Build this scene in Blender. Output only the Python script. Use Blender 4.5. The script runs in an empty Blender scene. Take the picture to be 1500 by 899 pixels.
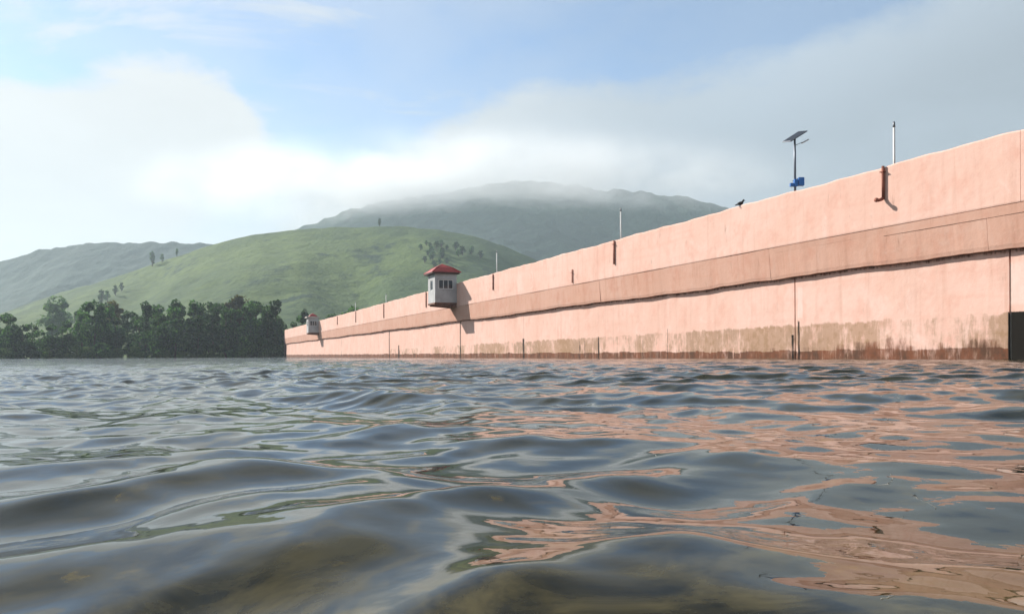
import bpy, bmesh, math, random
import numpy as np
from mathutils import Vector, Matrix
random.seed(7)
rng = np.random.default_rng(11)
S = bpy.context.scene
C = S.collection
R = math.radians
F = 1167.0                      # focal length in photo pixels (1500 wide)
HC = 0.30                       # camera height above the mean water level

# ------------------------------------------------------------------ camera
cam = bpy.data.objects.new('camera', bpy.data.cameras.new('camera'))
C.objects.link(cam); S.camera = cam
cam.data.sensor_width = 36; cam.data.lens = 36*F/1500
cam.data.shift_y = 70/1500
cam.data.clip_start = 0.02; cam.data.clip_end = 20000
cam.matrix_world = Matrix.Translation((0, 0, HC)) @ Matrix.Rotation(R(90), 4, 'X') @ Matrix.Rotation(R(-0.32), 4, 'Z')
S.view_settings.view_transform = 'Standard'; S.view_settings.look = 'None'
S.view_settings.gamma = 1; S.view_settings.exposure = 0.85
S.cycles.max_bounces = 6; S.cycles.volume_bounces = 5
S.cycles.transparent_max_bounces = 16
S.cycles.volume_step_rate = 1.0
S.cycles.sample_clamp_indirect = 4
S.cycles.caustics_reflective = False; S.cycles.caustics_refractive = False

# ------------------------------------------------------------------ sun and sky
SUN_AZ = R(-54.3)               # from +Y, negative = towards -X
SUN_EL = R(31)
sd = Vector((math.sin(SUN_AZ)*math.cos(SUN_EL), math.cos(SUN_AZ)*math.cos(SUN_EL), math.sin(SUN_EL)))
sun = bpy.data.objects.new('sun', bpy.data.lights.new('sun', 'SUN'))
C.objects.link(sun)
sun.data.energy = 4.6; sun.data.angle = R(0.7); sun.data.color = (1.0, 0.93, 0.84)
sun.rotation_euler = (-sd).to_track_quat('-Z', 'Y').to_euler()

class NT:
    """small helper to write node trees as expressions"""
    def __init__(s, tree): s.t = tree; s.n = tree.nodes; s.l = tree.links
    def put(s, sock, v):
        if isinstance(v, bpy.types.NodeSocket): s.l.new(v, sock)
        elif v is not None:
            try: sock.default_value = v
            except Exception:
                sock.default_value = tuple(v)+(1,)
    def math(s, op, a, b=None, c=None, clamp=False):
        n = s.n.new('ShaderNodeMath'); n.operation = op; n.use_clamp = clamp
        for i, v in enumerate((a, b, c)):
            if v is not None: s.put(n.inputs[i], v)
        return n.outputs[0]
    def sstep(s, a, lo, hi, o0=0.0, o1=1.0):
        n = s.n.new('ShaderNodeMapRange'); n.interpolation_type = 'SMOOTHSTEP'
        for k, v in (('Value', a), ('From Min', lo), ('From Max', hi), ('To Min', o0), ('To Max', o1)): s.put(n.inputs[k], v)
        return n.outputs[0]
    def noise(s, vec, scale, detail=3, rough=.5, dist=0, out=0):
        n = s.n.new('ShaderNodeTexNoise')
        if vec is not None: s.put(n.inputs['Vector'], vec)
        s.put(n.inputs['Scale'], scale); s.put(n.inputs['Detail'], detail); s.put(n.inputs['Roughness'], rough); s.put(n.inputs['Distortion'], dist)
        return n.outputs[out]
    def mix(s, f, a, b, mode='MIX'):
        n = s.n.new('ShaderNodeMix'); n.data_type = 'RGBA'; n.blend_type = mode
        s.put(n.inputs[0], f)
        for i, v in ((6, a), (7, b)):
            if not isinstance(v, bpy.types.NodeSocket) and len(v) == 3: v = tuple(v)+(1,)
            s.put(n.inputs[i], v)
        return n.outputs[2]
    def curve(s, x, pts, lo, hi, ylo=0.0, yhi=1.0):
        """piecewise curve through pts; x in [lo,hi], y in [ylo,yhi]"""
        t = s.math('DIVIDE', s.math('SUBTRACT', x, lo), hi-lo, clamp=True)
        n = s.n.new('ShaderNodeFloatCurve'); c = n.mapping.curves[0]
        q = [((a-lo)/(hi-lo), (b-ylo)/(yhi-ylo)) for a, b in pts]
        c.points[0].location = q[0]; c.points[-1].location = q[-1]
        for p in q[1:-1]: c.points.new(*p)
        n.mapping.update(); s.put(n.inputs['Value'], t)
        return s.math('ADD', s.math('MULTIPLY', n.outputs[0], yhi-ylo), ylo)
    def vmul(s, v, k):
        n = s.n.new('ShaderNodeVectorMath'); n.operation = 'MULTIPLY'; s.put(n.inputs[0], v); n.inputs[1].default_value = k
        return n.outputs[0]
    def sep(s, v):
        n = s.n.new('ShaderNodeSeparateXYZ'); s.put(n.inputs[0], v); return n.outputs
    def comb(s, x, y, z):
        n = s.n.new('ShaderNodeCombineXYZ')
        for i, v in enumerate((x, y, z)): s.put(n.inputs[i], v)
        return n.outputs[0]

W = bpy.data.worlds.new('World'); S.world = W; W.use_nodes = True
w = NT(W.node_tree)
bg = w.n['Background']; bg.inputs['Strength'].default_value = 0.1
sky = w.n.new('ShaderNodeTexSky'); sky.sky_type = 'NISHITA'; sky.sun_disc = False
sky.sun_elevation = SUN_EL; sky.sun_rotation = SUN_AZ
sky.air_density = 1.0; sky.dust_density = 0.4; sky.ozone_density = 1.6
tc = w.n.new('ShaderNodeTexCoord'); dirv = tc.outputs['Generated']
dx, dy, dz = w.sep(dirv)
az = w.math('MULTIPLY', w.math('ARCTAN2', dx, dy), 57.2958)
el = w.math('MULTIPLY', w.math('ARCSINE', dz), 57.2958)
# cloud deck coordinates: a flat layer seen in perspective
inv = w.math('DIVIDE', 1.0, w.math('ADD', w.math('MAXIMUM', dz, 0.0), 0.22))
deck = w.comb(w.math('MULTIPLY', dx, inv), w.math('MULTIPLY', dy, inv), 0.37)
edge = w.curve(az, [(-180, 26), (-60, 21), (-32.7, 17.3), (-28, 18.7), (-23.6, 19.3), (-19.8, 18.6), (-16.5, 15.2), (-12, 14.3), (-9.2, 15.0), (-3.4, 17.6),
                    (2.4, 19.3), (12.1, 19.6), (21, 20.6), (28.4, 22.6), (34, 23.8), (60, 25), (180, 26)], -180, 180, 0, 40)
n1 = w.noise(deck, 2.6, 7, .56, .25)
n2 = w.noise(deck, 9.0, 5, .6, .2)
nn = w.math('ADD', w.math('MULTIPLY', w.math('SUBTRACT', n1, .5), 5.0), w.math('MULTIPLY', w.math('SUBTRACT', n2, .5), 3.0))
dist_in = w.math('ADD', w.math('SUBTRACT', edge, el), nn)
m_bank = w.sstep(dist_in, -.6, w.sstep(az, -20.0, 5.0, 1.8, 2.4))
# a thin place in the bank between the left cloud and the centre cloud
gap = w.math('ADD', w.math('ABSOLUTE', w.math('SUBTRACT', w.math('ADD', az, w.math('MULTIPLY', w.math('SUBTRACT', el, 14.0), -0.9)), -14.0)), w.math('MULTIPLY', nn, .7))
m_gap = w.math('MULTIPLY', w.sstep(gap, 4.5, 0.5), w.sstep(el, 5.0, 11.0))
m_bank = w.math('MULTIPLY', m_bank, w.math('SUBTRACT', 1.0, w.math('MULTIPLY', m_gap, .38)))
# thin high streaks
n3 = w.noise(w.vmul(deck, (1.0, 2.2, 1.0)), 2.1, 7, .6, .5)
m_high = w.math('MULTIPLY', w.sstep(n3, .45, .68), w.sstep(az, -5.0, 12.0, .75, .25))
# thin veil, thickened overhead out of view to grey the water's reflections
m_veil = w.math('MULTIPLY', w.sstep(n1, .24, .60), w.sstep(el, 20.0, 34.0, .26, .92))
mask = w.math('MAXIMUM', m_bank, w.math('MAXIMUM', m_high, m_veil))
# brightness of the cloud: brilliant towards the sun side, grey-blue away from it
lum = w.curve(az, [(-180, .50), (-120, .72), (-60, 1.0), (-33, .98), (-20, .93), (-8, .86), (0, .78), (8, .66), (16, .58), (24, .54), (40, .51), (90, .42), (180, .50)], -180, 180)
rim = w.math('MULTIPLY', w.sstep(dist_in, 7.0, 1.0), w.sstep(az, 6.0, 20.0, .03, .17))
puff = w.math('ADD', w.math('MULTIPLY', w.math('SUBTRACT', n1, .5), .16), w.math('MULTIPLY', w.math('SUBTRACT', n2, .5), .09))
lum = w.math('ADD', w.math('ADD', lum, rim), puff)
lum = w.math('MULTIPLY', lum, w.sstep(el, 23.0, 48.0, 1.0, .42))  # unseen overhead cloud dimmed to darken what the water mirrors
warm = w.mix(w.sstep(az, -15.0, 18.0), (1.0, 1.0, .985), (.83, .95, 1.09))
warm = w.mix(w.sstep(el, 22.0, 34.0), warm, (.98, .98, .94))
cl = w.mix(1.0, warm, w.comb(lum, lum, lum), 'MULTIPLY')
cl10 = w.mix(1.0, cl, (4.5, 4.6, 4.7), 'MULTIPLY')
skyb = w.mix(1.0, sky.outputs[0], (.57, .72, .85), 'MULTIPLY')
w.l.new(w.mix(mask, skyb, cl10), bg.inputs['Color'])

# ------------------------------------------------------------------ helpers
def tag(o, label=None, cat=None, group=None, kind=None):
    for k, v in (('label', label), ('category', cat), ('group', group), ('kind', kind)):
        if v: o[k] = v
    return o
def empty(name, loc=(0, 0, 0), rz=0, label=None, cat=None, group=None):
    o = bpy.data.objects.new(name, None); C.objects.link(o); o.location = loc; o.rotation_euler = (0, 0, rz)
    o.empty_display_size = .2
    return tag(o, label, cat, group)
def link(name, me, mat=None, parent=None, loc=None, rot=None):
    o = bpy.data.objects.new(name, me); C.objects.link(o)
    if mat and not me.materials: me.materials.append(mat)
    if parent: o.parent = parent
    if loc: o.location = loc
    if rot: o.rotation_euler = rot
    return o
def bm_obj(name, bm, mat, parent=None, smooth=False):
    me = bpy.data.meshes.new(name); bm.normal_update(); bm.to_mesh(me); bm.free()
    (me.shade_smooth if smooth else me.shade_flat)()
    return link(name, me, mat, parent)
def box(bm, x0, x1, y0, y1, z0, z1):
    v = [bm.verts.new((x, y, z)) for x in (x0, x1) for y in (y0, y1) for z in (z0, z1)]
    for f in ((0, 1, 3, 2), (4, 6, 7, 5), (0, 4, 5, 1), (2, 3, 7, 6), (0, 2, 6, 4), (1, 5, 7, 3)):
        bm.faces.new([v[i] for i in f])
    return v
def bbox(bm, x0, x1, y0, y1, z0, z1, bev=.01):
    v = box(bm, x0, x1, y0, y1, z0, z1)
    es = {e for q in v for e in q.link_edges}
    bmesh.ops.bevel(bm, geom=list(es), offset=bev, segments=1, affect='EDGES')
def tube(bm, pts, rad, n=8, cap=True):
    pts = [Vector(p) for p in pts]
    if not hasattr(rad, '__len__'): rad = [rad]*len(pts)
    rings = []
    up = Vector((.13, .21, .97)).normalized()
    for i, p in enumerate(pts):
        t = (pts[min(i+1, len(pts)-1)]-pts[max(i-1, 0)]).normalized()
        a = t.cross(up)
        if a.length < .05: a = t.cross(Vector((1, 0, 0)))
        a.normalize(); b = t.cross(a)
        rings.append([bm.verts.new(p+(a*math.cos(q)+b*math.sin(q))*rad[i]) for q in [2*math.pi*k/n for k in range(n)]])
    for r0, r1 in zip(rings, rings[1:]):
        for k in range(n): bm.faces.new((r0[k], r0[(k+1) % n], r1[(k+1) % n], r1[k]))
    if cap: bm.faces.new(rings[0][::-1]); bm.faces.new(rings[-1])
def grid_mesh(name, V, faces, smooth=True):
    """V (n,3) and faces (m,4) as numpy arrays"""
    me = bpy.data.meshes.new(name)
    n, m = len(V), len(faces)
    me.vertices.add(n); me.vertices.foreach_set('co', V.astype(np.float32).ravel())
    me.loops.add(m*4); me.loops.foreach_set('vertex_index', faces.astype(np.int32).ravel())
    me.polygons.add(m); me.polygons.foreach_set('loop_start', np.arange(0, m*4, 4, dtype=np.int32))
    try: me.polygons.foreach_set('loop_total', np.full(m, 4, dtype=np.int32))
    except Exception: pass
    me.update(calc_edges=True)
    (me.shade_smooth if smooth else me.shade_flat)()
    return me
def qfaces(nu, nv, wrap=False):
    i = np.arange(nu-(0 if wrap else 1))[:, None]; j = np.arange(nv-1)[None, :]
    a = i*nv+j; b = ((i+1) % nu)*nv+j
    return np.stack([a, b, b+1, a+1], -1).reshape(-1, 4)
_H = rng.random((256, 256))
def vnoise(x, y):
    xi = np.floor(x).astype(int); yi = np.floor(y).astype(int); fx = x-xi; fy = y-yi
    fx = fx*fx*(3-2*fx); fy = fy*fy*(3-2*fy)
    g = lambda a, b: _H[a & 255, b & 255]
    return (g(xi, yi)*(1-fx)+g(xi+1, yi)*fx)*(1-fy)+(g(xi, yi+1)*(1-fx)+g(xi+1, yi+1)*fx)*fy
def fbm(x, y, o=4, g=.5):
    s = 0; a = 1; t = 0
    for k in range(o):
        s = s+a*vnoise(x*2**k+17.3*k, y*2**k+5.1*k); t += a; a *= g
    return s/t
def mat(name, rough=.8, spec=.3):
    m = bpy.data.materials.new(name); m.use_nodes = True
    t = NT(m.node_tree); b = t.n['Principled BSDF']
    b.inputs['Roughness'].default_value = rough; b.inputs['Specular IOR Level'].default_value = spec
    return m, t, b
def plain(name, col, rough=.6, spec=.3, metal=0, var=.15, scale=3.0):
    m, t, b = mat(name, rough, spec)
    tcn = t.n.new('ShaderNodeTexCoord')
    n = t.noise(tcn.outputs['Object'], scale, 4, .6)
    f = t.sstep(n, .3, .7, 1-var, 1+var)
    t.l.new(t.mix(1.0, col, t.comb(f, f, f), 'MULTIPLY'), b.inputs['Base Color'])
    b.inputs['Metallic'].default_value = metal
    return m

# ------------------------------------------------------------------ dam geometry frame
H = 8.28
A = Vector((18.6, 29.0, 0))                  # waterline point seen at the right edge
D = Vector((-.377, .926, 0)).normalized()    # along the dam, away from the camera
N = Vector((-D.y, D.x, 0))                   # towards the water
TH = math.atan2(D.y, D.x)
S_END = 234.0; S_BEG = -48.0
YU = 0.42                                     # how far the parapet face stands proud
def dam_pt(s, y, z): return A+D*s+N*y+Vector((0, 0, z))
def s_of(px, y=0.0):
    k = (px-750)/F; a = A+N*y                 # x = k*depth
    return (k*a.y-a.x)/(D.x-k*D.y)

# --- materials of the dam: salmon paint; attribute 'stain' columns: r grime, g rust, b dark algae, a pale; g and b also hold painted lip shadow
def dam_material(name, base, band=False):
    m, t, b = mat(name, .85, .2)
    tcn = t.n.new('ShaderNodeTexCoord'); P = tcn.outputs['Object']
    big = t.noise(P, .22, 4, .55); mid = t.noise(t.vmul(P, (1, 1, .7)), 1.1, 7, .7)
    streak = t.noise(t.vmul(P, (1, 1, .05)), 2.6, 5, .65)
    col = t.mix(t.sstep(big, .3, .7), tuple(c*.97 for c in base), (base[0]*1.03, base[1]*1.08, base[2]*1.12))
    col = t.mix(t.math('MULTIPLY', t.sstep(mid, .45, .72), .62), col, (base[0]*.90, base[1]*.74, base[2]*.70))
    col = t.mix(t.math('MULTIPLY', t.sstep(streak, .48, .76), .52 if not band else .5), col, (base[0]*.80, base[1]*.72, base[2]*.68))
    lite = t.noise(t.vmul(P, (1, 1, .8)), .7, 5, .7, .6)
    col = t.mix(t.math('MULTIPLY', t.sstep(lite, .52, .70), .45), col, (base[0]*1.05, base[1]*1.22, base[2]*1.32))
    hz = t.noise(t.vmul(P, (.12, 1, 2.2)), 1.6, 5, .6)
    col = t.mix(t.math('MULTIPLY', t.sstep(hz, .5, .75), .30), col, (base[0]*.93, base[1]*.80, base[2]*.76))
    # chips and small cracks in the paint
    vor = t.n.new('ShaderNodeTexVoronoi'); vor.feature = 'DISTANCE_TO_EDGE'; vor.inputs['Scale'].default_value = .32
    wv = t.n.new('ShaderNodeVectorMath'); wv.operation = 'ADD'
    t.l.new(P, wv.inputs[0]); t.l.new(t.vmul(t.noise(P, 1.1, 4, .6, 0, 1), (1.6, 1.6, 1.6)), wv.inputs[1])
    t.l.new(wv.outputs[0], vor.inputs['Vector'])
    crack = t.math('MULTIPLY', t.sstep(vor.outputs['Distance'], .012, .0), t.sstep(t.noise(P, .5, 2), .5, .62))
    col = t.mix(t.math('MULTIPLY', crack, .10), col, (base[0]*.42, base[1]*.30, base[2]*.25))
    at = t.n.new('ShaderNodeAttribute'); at.attribute_name = 'stain_shade'
    ar, ag, ab = t.sep(at.outputs['Vector']); aa = at.outputs['Alpha']
    fine = t.noise(t.vmul(P, (1, 1, .16)), 5.5, 5, .7)
    patch = t.noise(t.vmul(P, (1, 1, .5)), 1.7, 4, .6)
    patchy = t.math('ADD', t.math('MULTIPLY', t.math('SUBTRACT', fine, .5), 1.9), t.math('MULTIPLY', t.math('SUBTRACT', patch, .5), 1.5))
    g = t.math('MULTIPLY', t.sstep(t.math('ADD', ar, t.math('MULTIPLY', t.math('ADD', patchy, t.math('MULTIPLY', t.math('SUBTRACT', t.noise(P, .9, 4, .7), .5), 2.2)), .8)), .40, 1.15), .85)
    col = t.mix(g, col, t.mix(t.sstep(big, .35, .65), (.36, .235, .155), (.46, .29, .195)))
    g2 = t.math('MULTIPLY', t.sstep(t.math('ADD', ar, t.math('MULTIPLY', t.math('SUBTRACT', t.noise(P, 2.7, 4, .65), .5), 2.4)), 1.0, 1.5), .55)
    col = t.mix(g2, col, (.33, .20, .10))
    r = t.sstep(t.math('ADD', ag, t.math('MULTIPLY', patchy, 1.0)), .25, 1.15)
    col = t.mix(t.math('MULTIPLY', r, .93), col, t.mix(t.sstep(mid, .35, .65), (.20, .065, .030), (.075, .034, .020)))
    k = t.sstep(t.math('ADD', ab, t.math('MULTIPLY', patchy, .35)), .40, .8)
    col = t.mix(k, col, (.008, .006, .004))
    p = t.math('MULTIPLY', t.sstep(t.math('ADD', aa, t.math('MULTIPLY', patchy, .2)), .3, .8), .6)
    col = t.mix(p, col, (.86, .72, .66))
    t.l.new(col, b.inputs['Base Color'])
    bp = t.n.new('ShaderNodeBump'); bp.inputs['Strength'].default_value = .45; bp.inputs['Distance'].default_value = .03
    t.l.new(t.math('ADD', t.noise(P, 3.0, 6, .65), t.math('MULTIPLY', t.noise(P, .6, 3), 2.0)), bp.inputs['Height'])
    t.l.new(bp.outputs[0], b.inputs['Normal'])
    return m
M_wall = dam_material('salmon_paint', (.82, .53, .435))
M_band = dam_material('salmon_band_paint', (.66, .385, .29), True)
M_conc = plain('concrete', (.36, .33, .29), .9, .2, 0, .25, 1.2)

dam = empty('dam', dam_pt(0, 0, 0), TH, 'long salmon-pink painted concrete dam wall running from the right edge back to the trees', 'dam')
# joints of the lower wall (positions along the dam)
jp = [s_of(p) for p in (1480, 1165, 978, 767, 675, 570)]
joints = [S_BEG, S_BEG+12, S_BEG+24, S_BEG+36]+[j for j in jp if j > S_BEG+37]+[jp[-1]+26, jp[-1]+52, jp[-1]+78, S_END]
joints = sorted(j for j in joints if j <= S_END)
joints = [j for i, j in enumerate(joints) if i == 0 or j-joints[i-1] > 2]
if S_END-joints[-1] < 1: joints[-1] = S_END
# dark streak columns: (px, half width m, top z)
dark_cols = [(1496, .46, 1.8), (1160.5, .10, 1.3), (1165, .045, 4.0), (1171, .09, 1.85), (978, .11, 1.85), (877, .11, 1.6), (857, .07, 1.35), (849, .07, 1.35),
             (767, .22, 1.8), (674.5, .18, 4.0), (570.5, .34, 4.0), (584, .30, 1.8), (457, .25, 1.0), (905, .04, .9), (942, .06, 1.3), (1060, .05, 1.2), (1130, .04, .9), (500, .2, 3.7)]
dark_cols = [(s_of(p), h, z) for p, h, z in dark_cols]
pale_cols = [(s_of(1173)+0, .22, 3.8), (s_of(1490), .40, 3.8)]
rust_cols = [(s_of(1440), 1.0, .85), (s_of(1375), .8, .72), (s_of(1312), .8, .95), (s_of(1270), .9, .85), (s_of(1232), .8, .7), (s_of(1340), .6, .62)]
rm = random.Random(5)
for i in range(70):
    dark_cols.append((rm.uniform(2, 225), rm.uniform(.02, .05), rm.uniform(.6, 1.7)))
def vn1(x): return float(vnoise(np.array([x]), np.array([3.7]))[0])
def ledge(s):   # the wandering lower edge of the band
    return 4.08+.045*math.sin(s*.21)+.02*math.sin(s*.83+1)+.008*math.sin(s*2.1+2)+.035*(vn1(s*.7)-.5)+.03*(vn1(s*3.1+9)-.5)
def stain_shade_at(s, z, lower):
    g = r_ = k = p = 0.0
    if lower:
        tl = 1.76-.0055*max(s, 0)+.08*(vn1(s*.8)-.5)+.14*(vn1(s*3.3)-.5)
        if z < tl+.05:
            g = (.95 if z < tl-.03 else .5)*(.30+1.25*vn1(s*.42+40))
            if s > 40: g *= max(.35, 1-(s-40)/110)
        if z < .40: g = max(g, .95)
        if z < .31+.0014*max(s, 0)+.15*vn1(s*.8)+(.06 if s < 9 else 0): r_ = max(r_, 1.1)
        for c, h, t in rust_cols:
            if abs(s-c) < h*1.15 and z < t: r_ = max(r_, (.95+.25*(vn1(s*2.3+c)-.5))*(1-max(0, (abs(s-c)-h*.55)/(h*.6)))*(1-.55*(z/t)**2))
        if z > ledge(s)-.13: k = .05+.40*vn1(s*.6); r_ = .62  # shadow below the band's lip, painted into the wall colour
        r_ = r_ if r_ else (.30 if (z < .6 and s < 25) else 0)
        for c, h, t in dark_cols:
            if abs(s-c) < h and z < t: k = max(k, 1.1 if h > .4 else (.72 if h > .055 else .45))
        for c, h, t in pale_cols:
            if abs(s-c) < h and z < t and (z > 1.9 or h < .2): p = max(p, .62)
    else:
        g = 0
    return g, r_, k, p
def svals(a, b, near=.10):
    v = [a]; 
    while v[-1] < b-.02:
        s = v[-1]; st = near if s < 14 else near*(1+(s-14)*.022)
        v.append(min(b, s+max(st, .05) if s > -3 else s+1.0))
    if len(v) > 2 and v[-1]-v[-2] < .03: v.pop(-2)
    return v
def strip(name, ss, prof, matl, lower=False, ends=True):
    """sweep a profile (function s -> list of (y,z)) along the dam"""
    rows = [prof(s) for s in ss]; nv = len(rows[0])
    V = np.array([(s, y, z) for s, r in zip(ss, rows) for y, z in r])
    fc = qfaces(len(ss), nv)
    me = grid_mesh(name, V, fc, smooth=False)
    bm = bmesh.new(); bm.from_mesh(me); bm.verts.ensure_lookup_table()
    if ends:
        try:
            bm.faces.new([bm.verts[i] for i in range(nv)][::-1]); bm.faces.new([bm.verts[(len(ss)-1)*nv+i] for i in range(nv)])
        except Exception: pass
    bmesh.ops.recalc_face_normals(bm, faces=bm.faces[:]); bm.to_mesh(me); bm.free(); me.shade_flat()
    at = me.color_attributes.new('stain_shade', 'FLOAT_COLOR', 'POINT')
    cols = np.zeros((len(me.vertices), 4), np.float32)
    if lower:
        for i, v in enumerate(me.vertices):
            if v.co.y > -.5: cols[i] = stain_shade_at(v.co.x, v.co.z, True)
    at.data.foreach_set('color', cols.ravel())
    return link(name, me, matl, dam)
ZL = [-6, -1, -.2, 0, .06, .12, .2, .3, .36, .40, .45, .5, .56, .62, .68, .75, .9, 1.05, 1.2, 1.32, 1.42, 1.5, 1.58, 1.66, 1.74, 1.84, 2.1, 2.5, 3.0, 3.5]
VIS = [s_of(1480), s_of(1165), s_of(675), s_of(570)]
def G_(j): return .04 if min(abs(j-v) for v in VIS) < .5 else .003
for a, b in zip(joints, joints[1:]):
    off = rm.uniform(-.006, .006); slope_end = (b >= S_END-.01)
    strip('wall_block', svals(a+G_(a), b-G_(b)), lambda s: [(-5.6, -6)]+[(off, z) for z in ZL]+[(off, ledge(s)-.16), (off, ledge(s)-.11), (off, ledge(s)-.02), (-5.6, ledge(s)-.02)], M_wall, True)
# dark filler standing back in the joints
for j in joints[1:-1]:
    bm = bmesh.new(); box(bm, j-.05, j+.05, -5.0, -.06, -6, 3.6); bm_obj('joint_filler', bm, M_conc, dam)
# band: slopes in from the parapet face to a small lip above the lower wall
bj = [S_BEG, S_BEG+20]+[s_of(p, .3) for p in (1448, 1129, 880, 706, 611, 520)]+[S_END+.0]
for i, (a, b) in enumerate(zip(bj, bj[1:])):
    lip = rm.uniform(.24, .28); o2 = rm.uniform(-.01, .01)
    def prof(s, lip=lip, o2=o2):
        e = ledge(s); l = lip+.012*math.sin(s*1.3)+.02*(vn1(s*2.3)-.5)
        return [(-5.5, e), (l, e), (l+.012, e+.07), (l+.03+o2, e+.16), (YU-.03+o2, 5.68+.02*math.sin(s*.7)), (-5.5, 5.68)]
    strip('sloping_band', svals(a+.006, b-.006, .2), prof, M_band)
# thin second line under the top of the band, near the camera
def ledge_prof(s):
    return [(.2, 5.46), (YU-.065, 5.40), (YU-.04, 5.41), (YU-.012, 5.675), (.2, 5.675)]
strip('band_strip', svals(-20, s_of(1297, .3), .3), lambda s: [(y, z-.09) if z < 5.5 else (y, z) for y, z in ledge_prof(s)], M_band)
strip('band_strip', svals(s_of(1297, .3)+.02, s_of(1140, .3), .3), lambda s: [(y-.008, z) for y, z in ledge_prof(s)], M_band)
# parapet face
uj = [S_BEG, -24]+[s_of(p, YU) for p in (1496, 1318, 1119, 905, 786, 702, 604, 530, 470)]+[S_END]
for a, b in zip(uj, uj[1:]):
    o = rm.uniform(-.003, .003)
    def prof(s, o=o):
        t = H+.025*math.sin(s*.55)+.018*math.sin(s*1.7+.4)+.012*math.sin(s*3.9)
        return [(YU-.35, 5.70), (YU+o-.01, 5.70), (YU+o, 5.75), (YU+o, 6.6), (YU+o, t-.06), (YU+o-.03, t), (YU-.32, t+.0), (YU-.35, t-.03)]
    strip('parapet', svals(a+.0015, b-.0015, .25), prof, M_wall)
bm = bmesh.new(); box(bm, S_BEG, S_END-.3, -5.2, YU-.36, 6.2, 7.0); bm_obj('crest_road', bm, M_conc, dam)
bm = bmesh.new(); box(bm, S_BEG, S_END-.3, -5.5, -5.25, 5.70, H); bm_obj('rear_parapet', bm, M_wall, dam)
bm = bmesh.new(); box(bm, S_BEG, S_END-.3, -5.24, YU-.36, 5.70, 6.18); bm_obj('road_deck', bm, M_conc, dam)
# end pier, leaning
M_dark = plain('shaded_end', (.10, .07, .065), .9, .2, 0, .4, .8)  # shade on the end face put into a dark brown base colour
bm = bmesh.new()
v = [bm.verts.new(p) for p in ((S_END+.02, .3, -6), (S_END+.02, -5.6, -6), (S_END+.02, -5.6, 7.2), (S_END+.02, .3, 7.2), (S_END+1.5, .3, -6), (S_END+1.5, -5.6, -6), (S_END+4.5, -5.6, 7.0), (S_END+4.5, .3, 7.0))]
for f in ((0, 1, 2, 3), (4, 7, 6, 5), (0, 3, 7, 4), (1, 5, 6, 2), (3, 2, 6, 7), (0, 4, 5, 1)): bm.faces.new([v[i] for i in f])
bm_obj('end_pier', bm, M_dark, dam)

# drain pipes with an elbow and a spout, fixed to the parapet
M_rust = plain('rusty_pipe', (.30, .11, .075), .8, .3, .0, .35, 6)
M_rustp = plain('pinkish_pipe', (.46, .22, .17), .8, .3, .0, .3, 6)
def drain(px, z0, z1, r, m, spout):
    s = s_of(px, YU+.1)
    bm = bmesh.new(); tube(bm, [(s, YU+.06, z1), (s, YU+.06, z0)], r, 8); o = bm_obj('drain_pipe', bm, m, dam, True)
    for zz in (z1-.25,):
        bm = bmesh.new(); bbox(bm, s-r*1.5, s+r*1.5, YU-.0, YU+.1+r*1.05, zz-.02, zz+.02, .004); bm_obj('clamp', bm, m, o)
    if spout:
        bm = bmesh.new(); tube(bm, [(s, YU+.06, z0+.03), (s+.04, YU+.14, z0-.03), (s+.06, YU+.30, z0-.08), (s+.07, YU+.38, z0-.06)], [r*1.1, r*1.1, r, r], 8)
        tube(bm, [(s+.07, YU+.34, z0-.07), (s+.07, YU+.42, z0-.05)], r*1.45, 8); bm_obj('spout', bm, m, o, True)
    return o
drain(1294, 6.9, 8.30, .065, M_rust, True)
drain(899.5, 6.6, 8.24, .07, M_rustp, False)
drain(722, 6.65, 8.2, .06, M_rustp, False)
drain(838, 5.85, 6.9, .045, M_rustp, False)
drain(624, 6.3, 8.2, .07, M_rustp, False)
drain(562, 6.0, 8.2, .07, M_rustp, False)
drain(521, 6.2, 8.2, .07, M_rustp, False)
drain(494, 6.5, 8.2, .07, M_rustp, False)

# white marker poles behind the parapet
M_white = plain('white_paint', (.78, .78, .76), .5, .4, 0, .06, 4)
M_steel = plain('grey_steel', (.22, .23, .25), .45, .5, .6, .1, 8)
pole_labels = ['thick pale pole standing on the crest right of the solar lamp', 'white pole on the crest above the rusty stub pipe, midway along the wall',
               'thin white pole on the crest just right of the red-roofed cabin', 'faint thin pole on the crest left of the near red-roofed cabin', 'faintest thin pole on the crest, nearest the far cabin']
for (px, topy, r), lb in zip(((1311.5, 181, .055), (910.5, 305, .06), (728.5, 366, .055), (566, 428, .055), (521, 440, .055)), pole_labels):
    s = s_of(px, -.6); p = dam_pt(s, -.6, 0)
    zt = (519-topy)/F*p.y+HC
    e = empty('crest_pole', (p.x, p.y, 7.0), TH, lb, 'pole', 'white poles on the dam crest')
    bm = bmesh.new(); tube(bm, [(0, 0, 0), (0, 0, zt-7.0-.25)], [r, r*.85], 10); bm_obj('post', bm, M_white, e, True)
    bm = bmesh.new(); tube(bm, [(0, 0, zt-7.0-.249), (0, 0, zt-7.0)], [r*1.05, r*.7], 10); bm_obj('pole_cap', bm, M_steel, e, True)
    bm = bmesh.new(); bbox(bm, -.12, .12, -.12, .12, 0, .04, .005); bm_obj('base_plate', bm, M_steel, e)

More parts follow.
